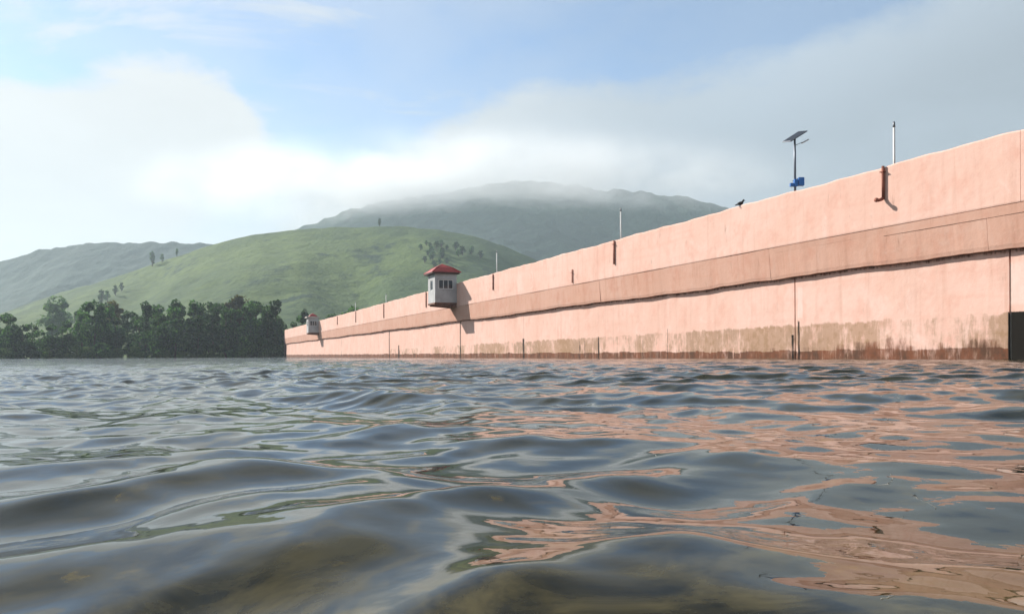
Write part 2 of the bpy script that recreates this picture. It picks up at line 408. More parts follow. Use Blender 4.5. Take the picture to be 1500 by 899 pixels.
# solar street lamp
M_blue = plain('blue_box_paint', (.03, .17, .52), .45, .5, 0, .1, 8)
M_panel = plain('solar_cell', (.012, .016, .03), .18, .6, 0, .2, 12)
M_galv = plain('galvanised', (.16, .18, .22), .45, .5, .5, .1, 10)
p = dam_pt(s_of(1166, -.9), -.9, 0)
lamp = empty('solar_lamp', (p.x, p.y, 7.0), 0, 'solar street lamp with a tilted panel and blue battery box on the dam crest', 'street lamp')
q = p.y/F
zz = lambda y: (518-y)*q+HC-7.0
bm = bmesh.new(); tube(bm, [(0, 0, 0), (0, 0, zz(240)), (0, 0, zz(203))], [.065, .06, .05], 10); bm_obj('pole', bm, M_galv, lamp, True)
bm = bmesh.new(); bbox(bm, -.15, .15, -.15, .15, 0, .04, .005); bm_obj('base_plate', bm, M_galv, lamp)
rot = Matrix.Translation((0, 0, zz(201))) @ Matrix.Rotation(R(12), 4, 'Z') @ Matrix.Rotation(R(-32), 4, 'Y') @ Matrix.Rotation(R(14), 4, 'X')
bm = bmesh.new(); bbox(bm, -.56, .56, -.34, .34, -.025, .025, .006); bmesh.ops.transform(bm, matrix=rot, verts=bm.verts[:]); pf = bm_obj('solar_panel', bm, M_galv, lamp)
for i in range(6):
    for j in range(3):
        bm = bmesh.new(); x0 = -.53+i*.178; y0 = -.315+j*.212; box(bm, x0, x0+.17, y0, y0+.204, .025, .029)
        bmesh.ops.transform(bm, matrix=rot, verts=bm.verts[:]); bm_obj('solar_cell', bm, M_panel, pf)
bm = bmesh.new(); tube(bm, [(-.2, 0, zz(201)-.17), (0, 0, zz(201)-.1), (.2, 0, zz(201)+.06)], .02, 6); bm_obj('panel_bracket', bm, M_galv, lamp)
bm = bmesh.new(); tube(bm, [(0, 0, zz(214)), (.2, -.05, zz(212)), (.42, -.08, zz(209.5))], .016, 8); bm_obj('lamp_arm', bm, M_galv, lamp, True)
bm = bmesh.new(); bbox(bm, -.2, .2, -.07, .07, -.03, .03, .012)
bmesh.ops.transform(bm, matrix=Matrix.Translation((.50, -.09, zz(208.8))) @ Matrix.Rotation(R(-28), 4, 'Y'), verts=bm.verts[:]); lh = bm_obj('lamp_head', bm, plain('lamp_grey', (.45, .46, .48), .4, .5), lamp)
bm = bmesh.new(); bbox(bm, -.11, .07, -.26, -.04, zz(275), zz(264.5), .015); bx = bm_obj('battery_box', bm, M_blue, lamp)
bm = bmesh.new(); bbox(bm, .11, .40, -.25, .0, zz(274), zz(262), .015); b2 = bm_obj('battery_box', bm, M_blue, lamp)
bm = bmesh.new(); bbox(bm, .12, .39, -.262, -.251, zz(273), zz(263), .003); bm_obj('door', bm, M_blue, b2)
bm = bmesh.new(); bbox(bm, -.30, -.12, -.2, -.04, zz(275), zz(270), .01); bm_obj('controller', bm, M_blue, lamp)
for z_ in (zz(272), zz(266)):
    bm = bmesh.new(); bbox(bm, -.13, .42, -.06, .06, z_-.015, z_+.015, .003); bm_obj('box_bracket', bm, M_galv, lamp)

# a dark bird perched on the parapet
M_bird = plain('black_feathers', (.012, .012, .015), .6, .3, 0, .3, 20)
p = dam_pt(s_of(1085, YU-.1), YU-.12, H+.02)
bird = empty('bird', p, R(15), 'black bird perched on the edge of the dam crest left of the solar lamp', 'bird')
bm = bmesh.new(); bmesh.ops.create_icosphere(bm, subdivisions=3, radius=1)
for v in bm.verts:
    x, y, z = v.co
    k = 1-.35*max(0, -x); v.co = (x*.17, y*.085*k, z*.09*k+.13+.09*x*.35)
bird.scale = (1.1, 1.35, 1.15)
b0 = bm_obj('body', bm, M_bird, bird, True)
bm = bmesh.new(); tube(bm, [(.10, 0, .17), (.14, 0, .22), (.165, 0, .265), (.185, 0, .285), (.215, 0, .285), (.235, 0, .278)], [.06, .05, .046, .05, .036, .018], 10); hd = bm_obj('head', bm, M_bird, bird, True)
bm = bmesh.new(); tube(bm, [(.225, 0, .28), (.27, 0, .27), (.29, 0, .262)], [.017, .011, .003], 8); bm_obj('beak', bm, M_bird, hd, True)
bm = bmesh.new(); tube(bm, [(-.10, 0, .10), (-.2, 0, .055), (-.28, 0, .03)], [.05, .032, .022], 8); bm_obj('tail', bm, M_bird, bird, True)
for sgn in (-1, 1):
    bm = bmesh.new(); tube(bm, [(.08, .07*sgn, .16), (0, .088*sgn, .135), (-.12, .06*sgn, .09), (-.2, .03*sgn, .06)], [.03, .05, .04, .008], 8); bm_obj('wing', bm, M_bird, bird, True)
    bm = bmesh.new(); tube(bm, [(.02, .035*sgn, .07), (.025, .035*sgn, .0)], .007, 6); tube(bm, [(-.02, .035*sgn, .006), (.06, .035*sgn, .006)], .006, 6); bm_obj('leg', bm, M_bird, bird)

# ------------------------------------------------------------------ cantilevered cabins
M_cab = plain('off_white_plaster', (.52, .53, .54), .8, .2, 0, .12, 1.2)
M_roof = plain('red_sheet_roof', (.42, .045, .04), .5, .4, 0, .2, 1.5)
M_fascia = plain('dark_fascia', (.07, .035, .03), .7, .3, 0, .2, 2)
M_slab = plain('pale_slab', (.50, .46, .42), .8, .2, 0, .2, 2)
M_glass = plain('window_glass', (.03, .035, .045), .12, .6, 0, .2, 2)
M_beam = plain('brown_beam', (.22, .12, .09), .8, .2, 0, .25, 2)
def cabin(px, w, L, z0, z1, label, style):
    s0 = s_of(px, YU)
    e = empty('cabin', dam_pt(s0, YU, z0), TH, label, 'cabin', 'red-roofed cabins hung on the dam')
    h = z1-z0; t = .14; wz0, wz1 = h*.47, h*.80
    nx0, nx1 = w*.16, w*.84            # window span on the near (end) face, along local y
    # near wall (x=0 plane) as frame round the opening, and other walls
    bm = bmesh.new()
    box(bm, 0, t, 0, nx0, 0, h); box(bm, 0, t, nx1, w, 0, h); box(bm, 0, t, nx0, nx1, 0, wz0); box(bm, 0, t, nx0, nx1, wz1, h)
    bm_obj('end_wall', bm, M_cab, e)
    fy0, fy1 = L*.33, L*.67
    bm = bmesh.new()
    box(bm, t+.001, fy0, w-t, w-.003, 0, h-.002); box(bm, fy1, L-t-.001, w-t, w-.003, 0, h-.002); box(bm, fy0, fy1, w-t, w-.003, 0, wz0-.1); box(bm, fy0, fy1, w-t, w-.003, wz1, h-.002)
    bm_obj('front_wall', bm, M_cab, e)
    bm = bmesh.new(); box(bm, L-t, L, 0, w, 0, h-.001); bm_obj('end_wall', bm, M_cab, e)
    bm = bmesh.new(); box(bm, t, L-t, .0, t, 1.8, h-.003); bm_obj('rear_wall', bm, M_cab, e)
    # windows
    win = bm_obj('window', (lambda b: (box(b, .02, .07, nx0, nx1, wz0, wz0+.07), box(b, .02, .07, nx0, nx1, wz1-.07, wz1), [box(b, .02, .07, nx0+(nx1-nx0-.07)*k/3, nx0+(nx1-nx0-.07)*k/3+.07, wz0+.07, wz1-.07) for k in range(4)], b)[-1])(bmesh.new()), M_white, e)
    for k in range(3):
        a = nx0+(nx1-nx0-.07)*k/3+.075; b_ = nx0+(nx1-nx0-.07)*(k+1)/3-.005
        bm = bmesh.new(); box(bm, .04, .05, a, b_, wz0+.075, wz1-.075); bm_obj('pane', bm, M_glass, win)
    bm = bmesh.new(); bbox(bm, -.08, .0, nx0-.06, nx1+.06, wz1+.03, wz1+.11, .01); bm_obj('lintel', bm, M_cab, e)
    bm = bmesh.new(); bbox(bm, -.06, .0, nx0-.04, nx1+.04, wz0-.07, wz0-.0, .01); bm_obj('sill', bm, M_cab, e)
    win = bm_obj('window', (lambda b: (box(b, fy0, fy1, w-.09, w-.04, wz0-.1, wz0-.03), box(b, fy0, fy1, w-.09, w-.04, wz1-.07, wz1), box(b, fy0, fy0+.06, w-.09, w-.04, wz0-.03, wz1-.07), box(b, fy1-.06, fy1, w-.09, w-.04, wz0-.03, wz1-.07), b)[-1])(bmesh.new()), M_white, e)
    bm = bmesh.new(); box(bm, fy0+.065, fy1-.065, w-.07, w-.06, wz0-.025, wz1-.075); bm_obj('pane', bm, M_glass, win)
    # floor slab and beams
    bm = bmesh.new(); bbox(bm, -.05, L+.05, .0, w+.04, -.20, -.003, .02); bm_obj('floor_slab', bm, M_beam, e)
    for x in (.15, L-.4):
        bm = bmesh.new()
        vv = [bm.verts.new(c) for c in ((x, 0, -.203), (x, w*.95, -.203), (x, w*.95, -.33), (x, .0, -.5), (x+.25, 0, -.203), (x+.25, w*.95, -.203), (x+.25, w*.95, -.33), (x+.25, .0, -.5))]
        for f in ((0, 1, 2, 3), (7, 6, 5, 4), (0, 4, 5, 1), (1, 5, 6, 2), (2, 6, 7, 3), (3, 7, 4, 0)): bm.faces.new([vv[i] for i in f])
        bm_obj('bracket', bm, M_beam, e)
    # roof
    o = .38 if style == 0 else .35
    fas = bmesh.new(); bbox(fas, -o, L+o, -o*.6, w+o, h, h+(.17 if style == 0 else .32), .02); bm_obj('roof_slab', fas, M_fascia if style == 0 else M_slab, e)
    zb = h+(.175 if style == 0 else .325); oo = o+.03 if style == 0 else -.25; rh = 1.0 if style == 0 else .75
    bm = bmesh.new()
    cx, cy = L/2, w/2
    v4 = [bm.verts.new(c) for c in ((-oo, -min(oo, .4), zb), (L+oo, -min(oo, .4), zb), (L+oo, w+oo, zb), (-oo, w+oo, zb))]
    m4 = [bm.verts.new((cx+(q.co.x-cx)*.55, cy+(q.co.y-cy)*.55, zb+rh*.56)) for q in v4]
    t4 = [bm.verts.new((cx+(q.co.x-cx)*.10, cy+(q.co.y-cy)*.10, zb+rh)) for q in v4]
    for r0, r1 in ((v4, m4), (m4, t4)):
        for k in range(4): bm.faces.new((r0[k], r0[(k+1) % 4], r1[(k+1) % 4], r1[k]))
    bm.faces.new(t4); bm.faces.new(v4[::-1])
    rf = bm_obj('roof', bm, M_roof, e)
    for k in range(4):
        bm = bmesh.new(); tube(bm, [v_+Vector((0, 0, .02)) for v_ in ([(Vector((-oo, -min(oo, .4), zb)), Vector((L+oo, -min(oo, .4), zb)), Vector((L+oo, w+oo, zb)), Vector((-oo, w+oo, zb)))[k], None][:1])]+[Vector((cx+((-oo, L+oo, L+oo, -oo)[k]-cx)*.55, cy+((-min(oo, .4), -min(oo, .4), w+oo, w+oo)[k]-cy)*.55, zb+rh*.56+.02)), Vector((cx, cy, zb+rh+.03))], .05, 6)
        bm_obj('ridge_cap', bm, M_roof, rf)
    return e
cabin(669.5, 2.5, 2.7, 6.12, 9.28, 'near white cabin with a dark red pyramid roof hung on the dam face', 0)
cabin(467, 2.3, 3.0, 5.6, 8.95, 'far small grey cabin with a pale slab and little red cap', 1)

# ------------------------------------------------------------------ terrain
def px_az(px): return math.atan((px-750)/F)
def hill(name, crest, d0, d1, d2, z0, material, pxr, nu, nv, gully, gscale, bump, bscale, expo=1.0, sil=0.0, seed=0):
    """hill whose crest, at distance d1, runs through the listed (photo column, photo row) heights"""
    px = np.array([c[0] for c in crest], float); py = np.array([c[1] for c in crest], float)
    P = np.linspace(pxr[0], pxr[1], nu)
    yy = np.interp(P, px, py)
    for _ in range(6): yy = (np.roll(yy, 1)+yy*2+np.roll(yy, -1))/4; yy[0] = yy[1]; yy[-1] = yy[-2]
    ch = np.maximum((519-yy)/F, .002)*d1
    t = np.concatenate([np.linspace(0, 1, int(nv*.75)), np.linspace(1, 2, nv-int(nv*.75)+1)[1:]])
    U, T = np.meshgrid(np.arange(nu), t, indexing='ij')
    Dp = np.where(T <= 1, d0+(d1-d0)*T, d1+(d2-d1)*(T-1))
    K = (P[U]-750)/F
    X = K*Dp; Y = Dp
    up = np.clip(T, 0, 1)
    prof = np.where(T <= 1, up**expo*(1.0-.12*np.sin(up*math.pi)), np.cos(np.clip(T-1, 0, 1)*math.pi/2))
    Z = z0+(ch[U]-z0)*prof
    env = np.sin(np.clip(up, 0, 1)*math.pi)**.7
    env = np.where(T > 1, .15, env)
    w1 = fbm(X/gscale+seed+.3*Y/gscale, Y/gscale*.35+seed, 4)
    rid = 1-np.abs(w1*2-1)*2
    Z = Z+gully*env*(rid-.5)
    cb = fbm(X/bscale+seed*3, Y/bscale, 3, .6)
    Z = Z+(cb-.5)*bump*np.clip(up*6, 0, 1)*(1 if sil == 0 else 1)
    V = np.stack([X, Y, Z], -1).reshape(-1, 3)
    me = grid_mesh(name, V, qfaces(nu, len(t)))
    o = link(name, me, material); tag(o, kind='structure')
    return o, (P, t, X, Y, Z)
def hill_mat(name, c_light, c_mid, c_dark, scale, dark_amt, bumpd, streaky=True):
    m, t, b = mat(name, .95, .1)
    g = t.n.new('ShaderNodeNewGeometry'); P = g.outputs['Position']
    a = t.noise(t.vmul(P, (1, .5, 1)), scale, 5, .6, .3)
    f = t.noise(P, scale*9, 4, .65); vf = t.noise(P, scale*34, 3, .6)
    col = t.mix(t.sstep(t.math('ADD', a, t.math('MULTIPLY', t.math('SUBTRACT', f, .5), .35)), .38, .62), c_mid, c_light)
    dk = t.noise(t.vmul(P, (1.2, .6, 1)), scale*1.7, 6, .65, .4)
    col = t.mix(t.math('MULTIPLY', t.sstep(t.math('ADD', dk, t.math('MULTIPLY', t.math('SUBTRACT', f, .5), .5)), .52, .68), dark_amt), col, c_dark)
    col = t.mix(t.sstep(vf, .35, .7, 0, .35), col, c_dark)
    t.l.new(col, b.inputs['Base Color'])
    bp = t.n.new('ShaderNodeBump'); bp.inputs['Strength'].default_value = .9; bp.inputs['Distance'].default_value = bumpd
    t.l.new(t.math('ADD', f, t.math('MULTIPLY', vf, .4)), bp.inputs['Height']); t.l.new(bp.outputs[0], b.inputs['Normal'])
    return m
M_green = hill_mat('grass_hill', (.130, .185, .054), (.070, .115, .045), (.022, .052, .034), .0075, .95, 2.6)
M_far = hill_mat('far_forest', (.034, .070, .058), (.025, .054, .048), (.015, .038, .032), .006, .5, 4.0)
M_mtn = hill_mat('forest_mountain', (.034, .072, .052), (.024, .056, .044), (.014, .036, .032), .008, .6, 5.0)
M_ground = plain('earth', (.10, .10, .06), .95, .1, 0, .3, .05)
M_bed = plain('lake_bed', (.06, .055, .035), .95, .1, 0, .3, .5)

o_green, G1 = hill('green_hill', [(-900, 430), (-500, 445), (-250, 470), (-60, 462), (0, 455), (50, 437), (100, 421), (150, 408), (220, 385), (300, 358), (360, 343), (430, 334), (480, 331), (560, 330), (640, 333), (700, 346), (740, 359), (780, 378), (820, 400), (900, 430), (1100, 455), (1500, 470), (2400, 475)],
     252, 800, 1300, -1.2, M_green, (-900, 2400), 560, 150, 20, 170, 3.0, 22, 1.55, seed=2)
o_mtn, G2 = hill('forest_mountain', [(-900, 480), (100, 420), (300, 370), (400, 345), (460, 325), (500, 309), (560, 294), (620, 286), (700, 272), (760, 264), (820, 268), (880, 277), (950, 283), (1000, 289), (1050, 300), (1100, 318), (1200, 350), (1400, 390), (2400, 430)],
     860, 1700, 2400, 5, M_mtn, (-300, 2000), 620, 170, 42, 330, 13, 20, 1.1, seed=9)
o_far, G3 = hill('far_hill', [(-900, 430), (-300, 400), (-100, 388), (0, 377), (60, 361), (110, 353), (175, 350), (230, 353), (300, 353), (380, 370), (500, 400), (900, 440), (1500, 460)],
     1000, 1450, 2000, 5, M_far, (-900, 900), 420, 110, 18, 260, 9, 22, 1.1, seed=5)
# ground sheet, far below water level, out to the horizon
bm = bmesh.new(); vs = [bm.verts.new(c) for c in ((-3900, -1500, -6.3), (3900, -1500, -6.3), (3900, 3900, -6.3), (-3900, 3900, -6.3))]; bm.faces.new(vs)
tag(bm_obj('ground', bm, M_ground), kind='structure')
# height lookup on the green hill
def green_z(x, y):
    P, t, X, Y, Z = G1
    px = 750+F*x/y; i = int(np.clip(np.searchsorted(P, px), 1, len(P)-1)); col = Y[i]
    return float(np.interp(y, col, Z[i]))

# ------------------------------------------------------------------ water
def water():
    cx, cy = 0.0, -1.6
    rs = [0.25]
    while rs[-1] < 3400:
        r = rs[-1]
        if r < 2.2: st = .0085
        elif r < 70: st = .0085*(r/2.2)**1.0 if r < 12 else .0464+(r-12)*.0075
        else: st = .48+(r-70)*.035
        rs.append(r+st)
    rs = np.array(rs)
    th = np.concatenate([np.linspace(-50, 50, 820), np.linspace(50.6, 309.4, 190)])*math.pi/180
    T, Rr = np.meshgrid(th, rs, indexing='ij')
    X = cx+np.sin(T)*Rr; Y = cy+np.cos(T)*Rr
    spacing = np.gradient(rs)[None, :]*np.ones_like(T)
    spacing = np.maximum(spacing, Rr*.0022)
    dz = np.zeros_like(X); ddx = np.zeros_like(X); ddy = np.zeros_like(X)
    g = np.random.default_rng(63)
    def wave(lam, amp, ang, ph, chop):
        nonlocal dz, ddx, ddy
        k = 2*math.pi/lam; kx = math.sin(ang); ky = math.cos(ang)
        fade = np.clip((lam/spacing-2.5)/3.0, 0, 1)
        # groups: the envelope wanders so trains come and go
        env = .35+1.3*fbm(X/(lam*3.1)+ph*7, Y/(lam*2.3)+ph*3, 2)
        a = k*(X*kx+Y*ky)+ph+1.6*fbm(X/(lam*2.2)+ph, Y/(lam*2.2)+3*ph, 2)*2
        A_ = amp*fade*env*(1 if lam > 1 else (.46+.74*np.clip((RD-1.6)/10, 0, 1)))
        dz += A_*np.sin(a); q = A_*chop*np.cos(a); ddx += q*kx; ddy += q*ky
    RD = np.sqrt(X**2+Y**2)
    main = R(215)
    for lam, amp, n, spread in ((4.2, .008, 3, 30), (2.3, .0065, 4, 30), (1.25, .0090, 6, 38), (.7, .0056, 9, 48), (.38, .0030, 12, 60), (.2, .00115, 12, 80), (.11, .00032, 12, 100)):
        for _ in range(n):
            wave(lam*g.uniform(.78, 1.28), amp*g.uniform(.6, 1.3), main+R(g.uniform(-spread, spread)), g.uniform(0, 6.28), .75)
    # an oblique train of short waves crossing close to the camera
    loc = np.exp(-(((X+.25)/1.0)**2+((Y-1.75)/1.1)**2))
    for lam, amp, ang, ph in ((.62, .0085, 140, 1.1), (.41, .0050, 131, 3.9), (.27, .0017, 146, .4)):
        k = 2*math.pi/lam; kx = math.sin(R(ang)); ky = math.cos(R(ang))
        a = k*(X*kx+Y*ky)+ph+1.2*fbm(X*1.3+ph, Y*1.3, 2)*2
        dz += amp*loc*np.sin(a)*2.3; ddx += amp*loc*np.cos(a)*kx*2.0; ddy += amp*loc*np.cos(a)*ky*2.0
    # calmer in the lee close to the camera, livelier beyond
    dist = np.sqrt(X**2+Y**2)
    calm = .70+.36*np.clip((dist-1.5)/13, 0, 1)
    Z = dz*calm; X = X+ddx*calm; Y = Y+ddy*calm
    # keep the crest under the lens
    near = np.exp(-((X)**2+(Y-.05)**2)/.30)
    Z = Z*(1-.55*near)-.05*near
    V = np.stack([X, Y, Z], -1).reshape(-1, 3)
    fc = qfaces(len(th), len(rs), wrap=True)
    cen = V[fc].mean(1)
    sl = (cen[:, 0]-A.x)*D.x+(cen[:, 1]-A.y)*D.y; yl = (cen[:, 0]-A.x)*N.x+(cen[:, 1]-A.y)*N.y
    keep = ~((yl < -1.2) & (sl < S_END+2))
    me = grid_mesh('water', V, fc[keep])
    m, t, b = mat('lake_water', .012, .5)
    b.inputs['IOR'].default_value = 1.333
    gm = t.n.new('ShaderNodeNewGeometry'); P = gm.outputs['Position']
    mo = t.noise(t.vmul(P, (1, .7, 1)), 2.2, 5, .6, .8)
    col = t.mix(t.sstep(mo, .35, .7), (.009, .012, .008), (.036, .035, .018))
    px_, py_, pz_ = t.sep(P)
    sx = t.math('SUBTRACT', px_, .15); sy = t.math('SUBTRACT', py_, .7)
    silt = t.sstep(t.math('ADD', t.math('SQRT', t.math('ADD', t.math('MULTIPLY', t.math('MULTIPLY', sx, sx), .35), t.math('MULTIPLY', sy, sy))), t.math('MULTIPLY', mo, .8)), 1.35, .55)
    swirl = t.noise(t.vmul(P, (1, 1, .2)), 3.2, 6, .65, 2.2)
    col = t.mix(silt, col, t.mix(t.sstep(swirl, .36, .66), (.010, .010, .005), (.085, .070, .028)))
    ye = t.noise(P, 7.5, 4, .6, 1.2)
    col = t.mix(t.math('MULTIPLY', t.sstep(ye, .58, .80), .45), col, (.20, .14, .02))
    t.l.new(col, b.inputs['Base Color'])
    bp1 = t.n.new('ShaderNodeBump'); bp1.inputs['Distance'].default_value = .05; bp1.inputs['Strength'].default_value = .5
    px_, py_, pz_ = t.sep(P)
    ds = t.math('SQRT', t.math('ADD', t.math('MULTIPLY', px_, px_), t.math('MULTIPLY', py_, py_)))
    far = t.sstep(ds, 3.0, 50.0)
    hh = t.math('ADD', t.math('MULTIPLY', t.noise(t.vmul(P, (1, 1.3, 1)), 1.6, 4, .6), t.math('MULTIPLY', far, 5.0)),
                t.math('MULTIPLY', t.noise(P, 9.0, 3, .5), t.math('ADD', .05, t.math('MULTIPLY', far, .5))))
    t.l.new(hh, bp1.inputs['Height']); t.l.new(bp1.outputs[0], b.inputs['Normal'])
    o = link('water', me, m); tag(o, kind='structure')
water()

# ------------------------------------------------------------------ trees
def leaf_mat(name, c1, c2, scale=.35):
    m, t, b = mat(name, .75, .25)
    g = t.n.new('ShaderNodeNewGeometry'); oi = t.n.new('ShaderNodeObjectInfo')
    tcn = t.n.new('ShaderNodeTexCoord')
    n = t.noise(tcn.outputs['Object'], scale, 3, .6)
    f = t.sstep(t.math('ADD', n, t.math('MULTIPLY', t.math('SUBTRACT', g.outputs['Random Per Island'], .5), .5)), .3, .7)
    col = t.mix(f, c1, c2)
    k = t.math('ADD', .55, t.math('MULTIPLY', oi.outputs['Random'], 1.15))
    col = t.mix(1.0, col, t.comb(k, k, k), 'MULTIPLY')
    t.l.new(col, b.inputs['Base Color'])
    tr = t.n.new('ShaderNodeBsdfTranslucent'); t.l.new(t.mix(1.0, col, (1.5, 1.9, .9), 'MULTIPLY'), tr.inputs['Color'])
    mx = t.n.new('ShaderNodeMixShader'); mx.inputs[0].default_value = .35
    t.l.new(b.outputs[0], mx.inputs[1]); t.l.new(tr.outputs[0], mx.inputs[2]); t.l.new(mx.outputs[0], t.n['Material Output'].inputs['Surface'])
    return m
M_leaf = leaf_mat('dark_leaves', (.010, .030, .017), (.060, .115, .042))
M_leafg = leaf_mat('grey_green_leaves', (.050, .080, .060), (.095, .135, .09))
M_leafb = leaf_mat('brownish_leaves', (.075, .055, .035), (.115, .095, .055))
M_leafl = leaf_mat('light_bush_leaves', (.045, .075, .03), (.09, .13, .05))
M_bark = plain('bark', (.09, .07, .055), .95, .1, 0, .3, 2)
def crown_mesh(name, seed, h, rad, n, leaf, kind):
    r = np.random.default_rng(seed)
    lobes = []
    nl = 17 if kind != 'bush' else 6
    for i in range(nl):
        zf = r.uniform(.12, .93) if kind != 'bush' else r.uniform(.1, .75)
        k = (1-abs(zf-.5)*1.1) if kind != 'bush' else 1-zf*.6
        a = r.uniform(0, 6.28); d = rad*r.uniform(.15, .72)*k
        lobes.append((d*math.cos(a), d*math.sin(a), zf*h, rad*r.uniform(.22, .50)*max(.45, k)))
    lobes.append((0, 0, h*.9 if kind != 'bush' else h*.6, rad*.38))
    per = n//len(lobes); P = []
    for lx, ly, lz, lr in lobes:
        v = r.normal(size=(per, 3)); v /= np.linalg.norm(v, axis=1)[:, None]
        q = r.uniform(.55, 1.08, (per, 1))**.6
        v = v*q*lr*np.array([1, 1, .78]); P.append(v+np.array([lx, ly, lz]))
    P = np.concatenate(P); P[:, 2] = np.maximum(P[:, 2], .05)
    m = len(P)
    nrm = r.normal(size=(m, 3)); nrm[:, 2] += .6; nrm /= np.linalg.norm(nrm, axis=1)[:, None]
    a = np.cross(nrm, r.normal(size=(m, 3))); a /= np.linalg.norm(a, axis=1)[:, None]; b = np.cross(nrm, a)
    sz = leaf*r.uniform(.6, 1.4, (m, 1))
    V = np.stack([P-a*sz*.5, P+b*sz*.32, P+a*sz*.55, P-b*sz*.36], 1).reshape(-1, 3)
    me = grid_mesh(name, V, np.arange(m*4).reshape(-1, 4), smooth=False)
    return me, lobes
def trunk_mesh(name, lobes, h, r0):
    bm = bmesh.new()
    j = [random.uniform(-.3, .3) for _ in range(4)]
    tube(bm, [(0, 0, -1.0), (0, 0, 0), (j[0], j[1], h*.3), (j[2]*1.5, j[3]*1.5, h*.6), (0, 0, h*.88)], [r0*1.3, r0*1.15, r0*.8, r0*.5, r0*.15], 7)
    for lx, ly, lz, lr in lobes[:6]:
        zb = lz*.55
        tube(bm, [(j[0]*.8, j[1]*.8, zb), (lx*.55, ly*.55, (zb+lz)/2+.2), (lx, ly, lz)], [r0*.4, r0*.25, r0*.08], 5)
    me = bpy.data.meshes.new(name); bm.normal_update(); bm.to_mesh(me); bm.free(); me.materials.append(M_bark)
    return me
VAR = {}
for key, h, rad, n, lf, kind, mt in (('t0', 17, 5.6, 2600, .75, 'tree', M_leaf), ('t1', 17, 4.6, 2300, .7, 'tree', M_leaf), ('t2', 17, 6.4, 2800, .8, 'tree', M_leaf), ('t3', 17, 3.8, 1900, .7, 'tree', M_leaf),
                                     ('t4', 17, 5.0, 2400, .75, 'tree', M_leaf), ('g0', 17, 5.6, 2400, .8, 'tree', M_leafg), ('b0', 17, 5.5, 2000, .7, 'tree', M_leafb), ('l0', 5, 3.4, 1100, .5, 'bush', M_leafl), ('l1', 4, 3.6, 1000, .5, 'bush', M_leaf),
                                     ('s0', 9, 3.0, 420, 1.0, 'tree', M_leaf)):
    cm, lobes = crown_mesh('crown', hash(key) % 1 + sum(map(ord, key)), h, rad, n, lf, kind); cm.materials.append(mt)
    VAR[key] = (cm, trunk_mesh('trunk', lobes, h, .32 if kind == 'tree' else .12), h)
def tree(key, px, depth, top_y=None, height=None, name='broadleaf_tree', label=None, cat='tree', group=None, zbase=None, wid=1.0):
    x = (px-750)/F*depth
    z = green_z(x, depth) if zbase is None else zbase
    cm, tm, h = VAR[key]
    zt = (519-top_y)/F*depth+HC if top_y is not None else z+height
    sc = max(.15, (zt-z)/(h*1.02))
    e = empty(name, (x, depth, z), random.uniform(0, 6.28), label, cat, group)
    e.scale = (max(sc, .55*sc+.25)*wid if sc > .3 else sc*wid, max(sc, .55*sc+.25)*wid if sc > .3 else sc*wid, sc)
    link('crown', cm, None, e); link('trunk', tm, None, e)
    return e
# individually recognisable trees: (variant, photo column, depth, photo row of the top, width)
special = [('g0', 84, 400, 427, 1.05, 'pale grey-green rounded tree standing apart behind the left shore trees'),
           ('b0', 352, 285, 427, 1.15, 'brownish-leaved tree rising over the dark shore trees'),
           ('b0', 163, 290, 434, .95, 'grey-brown tree behind the left end of the dark shore belt'),
           ('t3', 213, 268, 433, .8, 'slim dark tree with a pointed top in the left part of the shore belt'),
           ('t0', 138, 262, 434, 1.0, 'dark round-topped tree at the left end of the tall shore belt'),
           ('t3', 258, 266, 430, .8, 'tall narrow dark tree right of the slim pointed one in the shore belt'),
           ('t3', 284, 263, 431, .8, 'narrow dark tree in the middle of the shore belt, second of two slim tops'),
           ('t4', 12, 258, 452, 1.0, 'dark bushy tree at the left edge of the photo'),
           ('t0', 34, 257, 470, .9, 'low dark tree on the shore beside the left-edge tree'),
           ('t3', 447, 262, 446, .6, 'small slim tree standing just left of the far cabin'),
           ('t1', 402, 256, 434, .9, 'dark tree leaning out over the far end of the dam'),
           ('t4', 92, 256, 472, .95, 'green shrubby tree in front of the grey-green tree')]
for k, px, dp, ty, wd, lb in special: tree(k, px, dp, ty, label=lb, wid=wd)
rt = random.Random(3)
top_x = [-260, -100, 0, 34, 60, 100, 130, 160, 200, 240, 270, 300, 325, 350, 385, 404, 424, 440, 480, 540, 600, 660, 740]
top_y = [450, 446, 452, 462, 474, 462, 440, 440, 446, 440, 436, 438, 434, 432, 436, 446, 462, 462, 452, 446, 446, 450, 462]
front = sorted([rt.uniform(-230, 418) if i > 24 else -230+i*27+rt.uniform(-7, 7) for i in range(38)])
ordn = ['first', 'second', 'third', 'fourth', 'fifth', 'sixth', 'seventh', 'eighth', 'ninth', 'tenth', 'eleventh', 'twelfth', 'thirteenth', 'fourteenth', 'fifteenth', 'sixteenth', 'seventeenth', 'eighteenth', 'nineteenth', 'twentieth', 'twenty-first', 'twenty-second', 'twenty-third', 'twenty-fourth', 'twenty-fifth', 'twenty-sixth', 'twenty-seventh', 'twenty-eighth', 'twenty-ninth', 'thirtieth']
size_w = lambda ty: 'tall' if ty < 444 else ('middling' if ty < 458 else 'low')
def ordinal(i): return ordn[i] if i < len(ordn) else ('thirty-%s' % ordn[i-30] if i < 39 else 'fortieth')
cnt = 0
for i, px in enumerate(front):
    ty = np.interp(px, top_x, top_y)+rt.uniform(-3, 20)
    vis = px > -12
    lb = '%s dark broadleaf tree in the front row on the shore, %s from the left edge' % (size_w(ty), ordinal(cnt)) if vis else 'dark broadleaf tree of the shore belt beyond the left edge of the photo'
    cnt += vis
    tree(rt.choice(['t0', 't1', 't2', 't4', 't4']), px, rt.uniform(254, 266), ty, label=lb, group='dark trees along the shore')
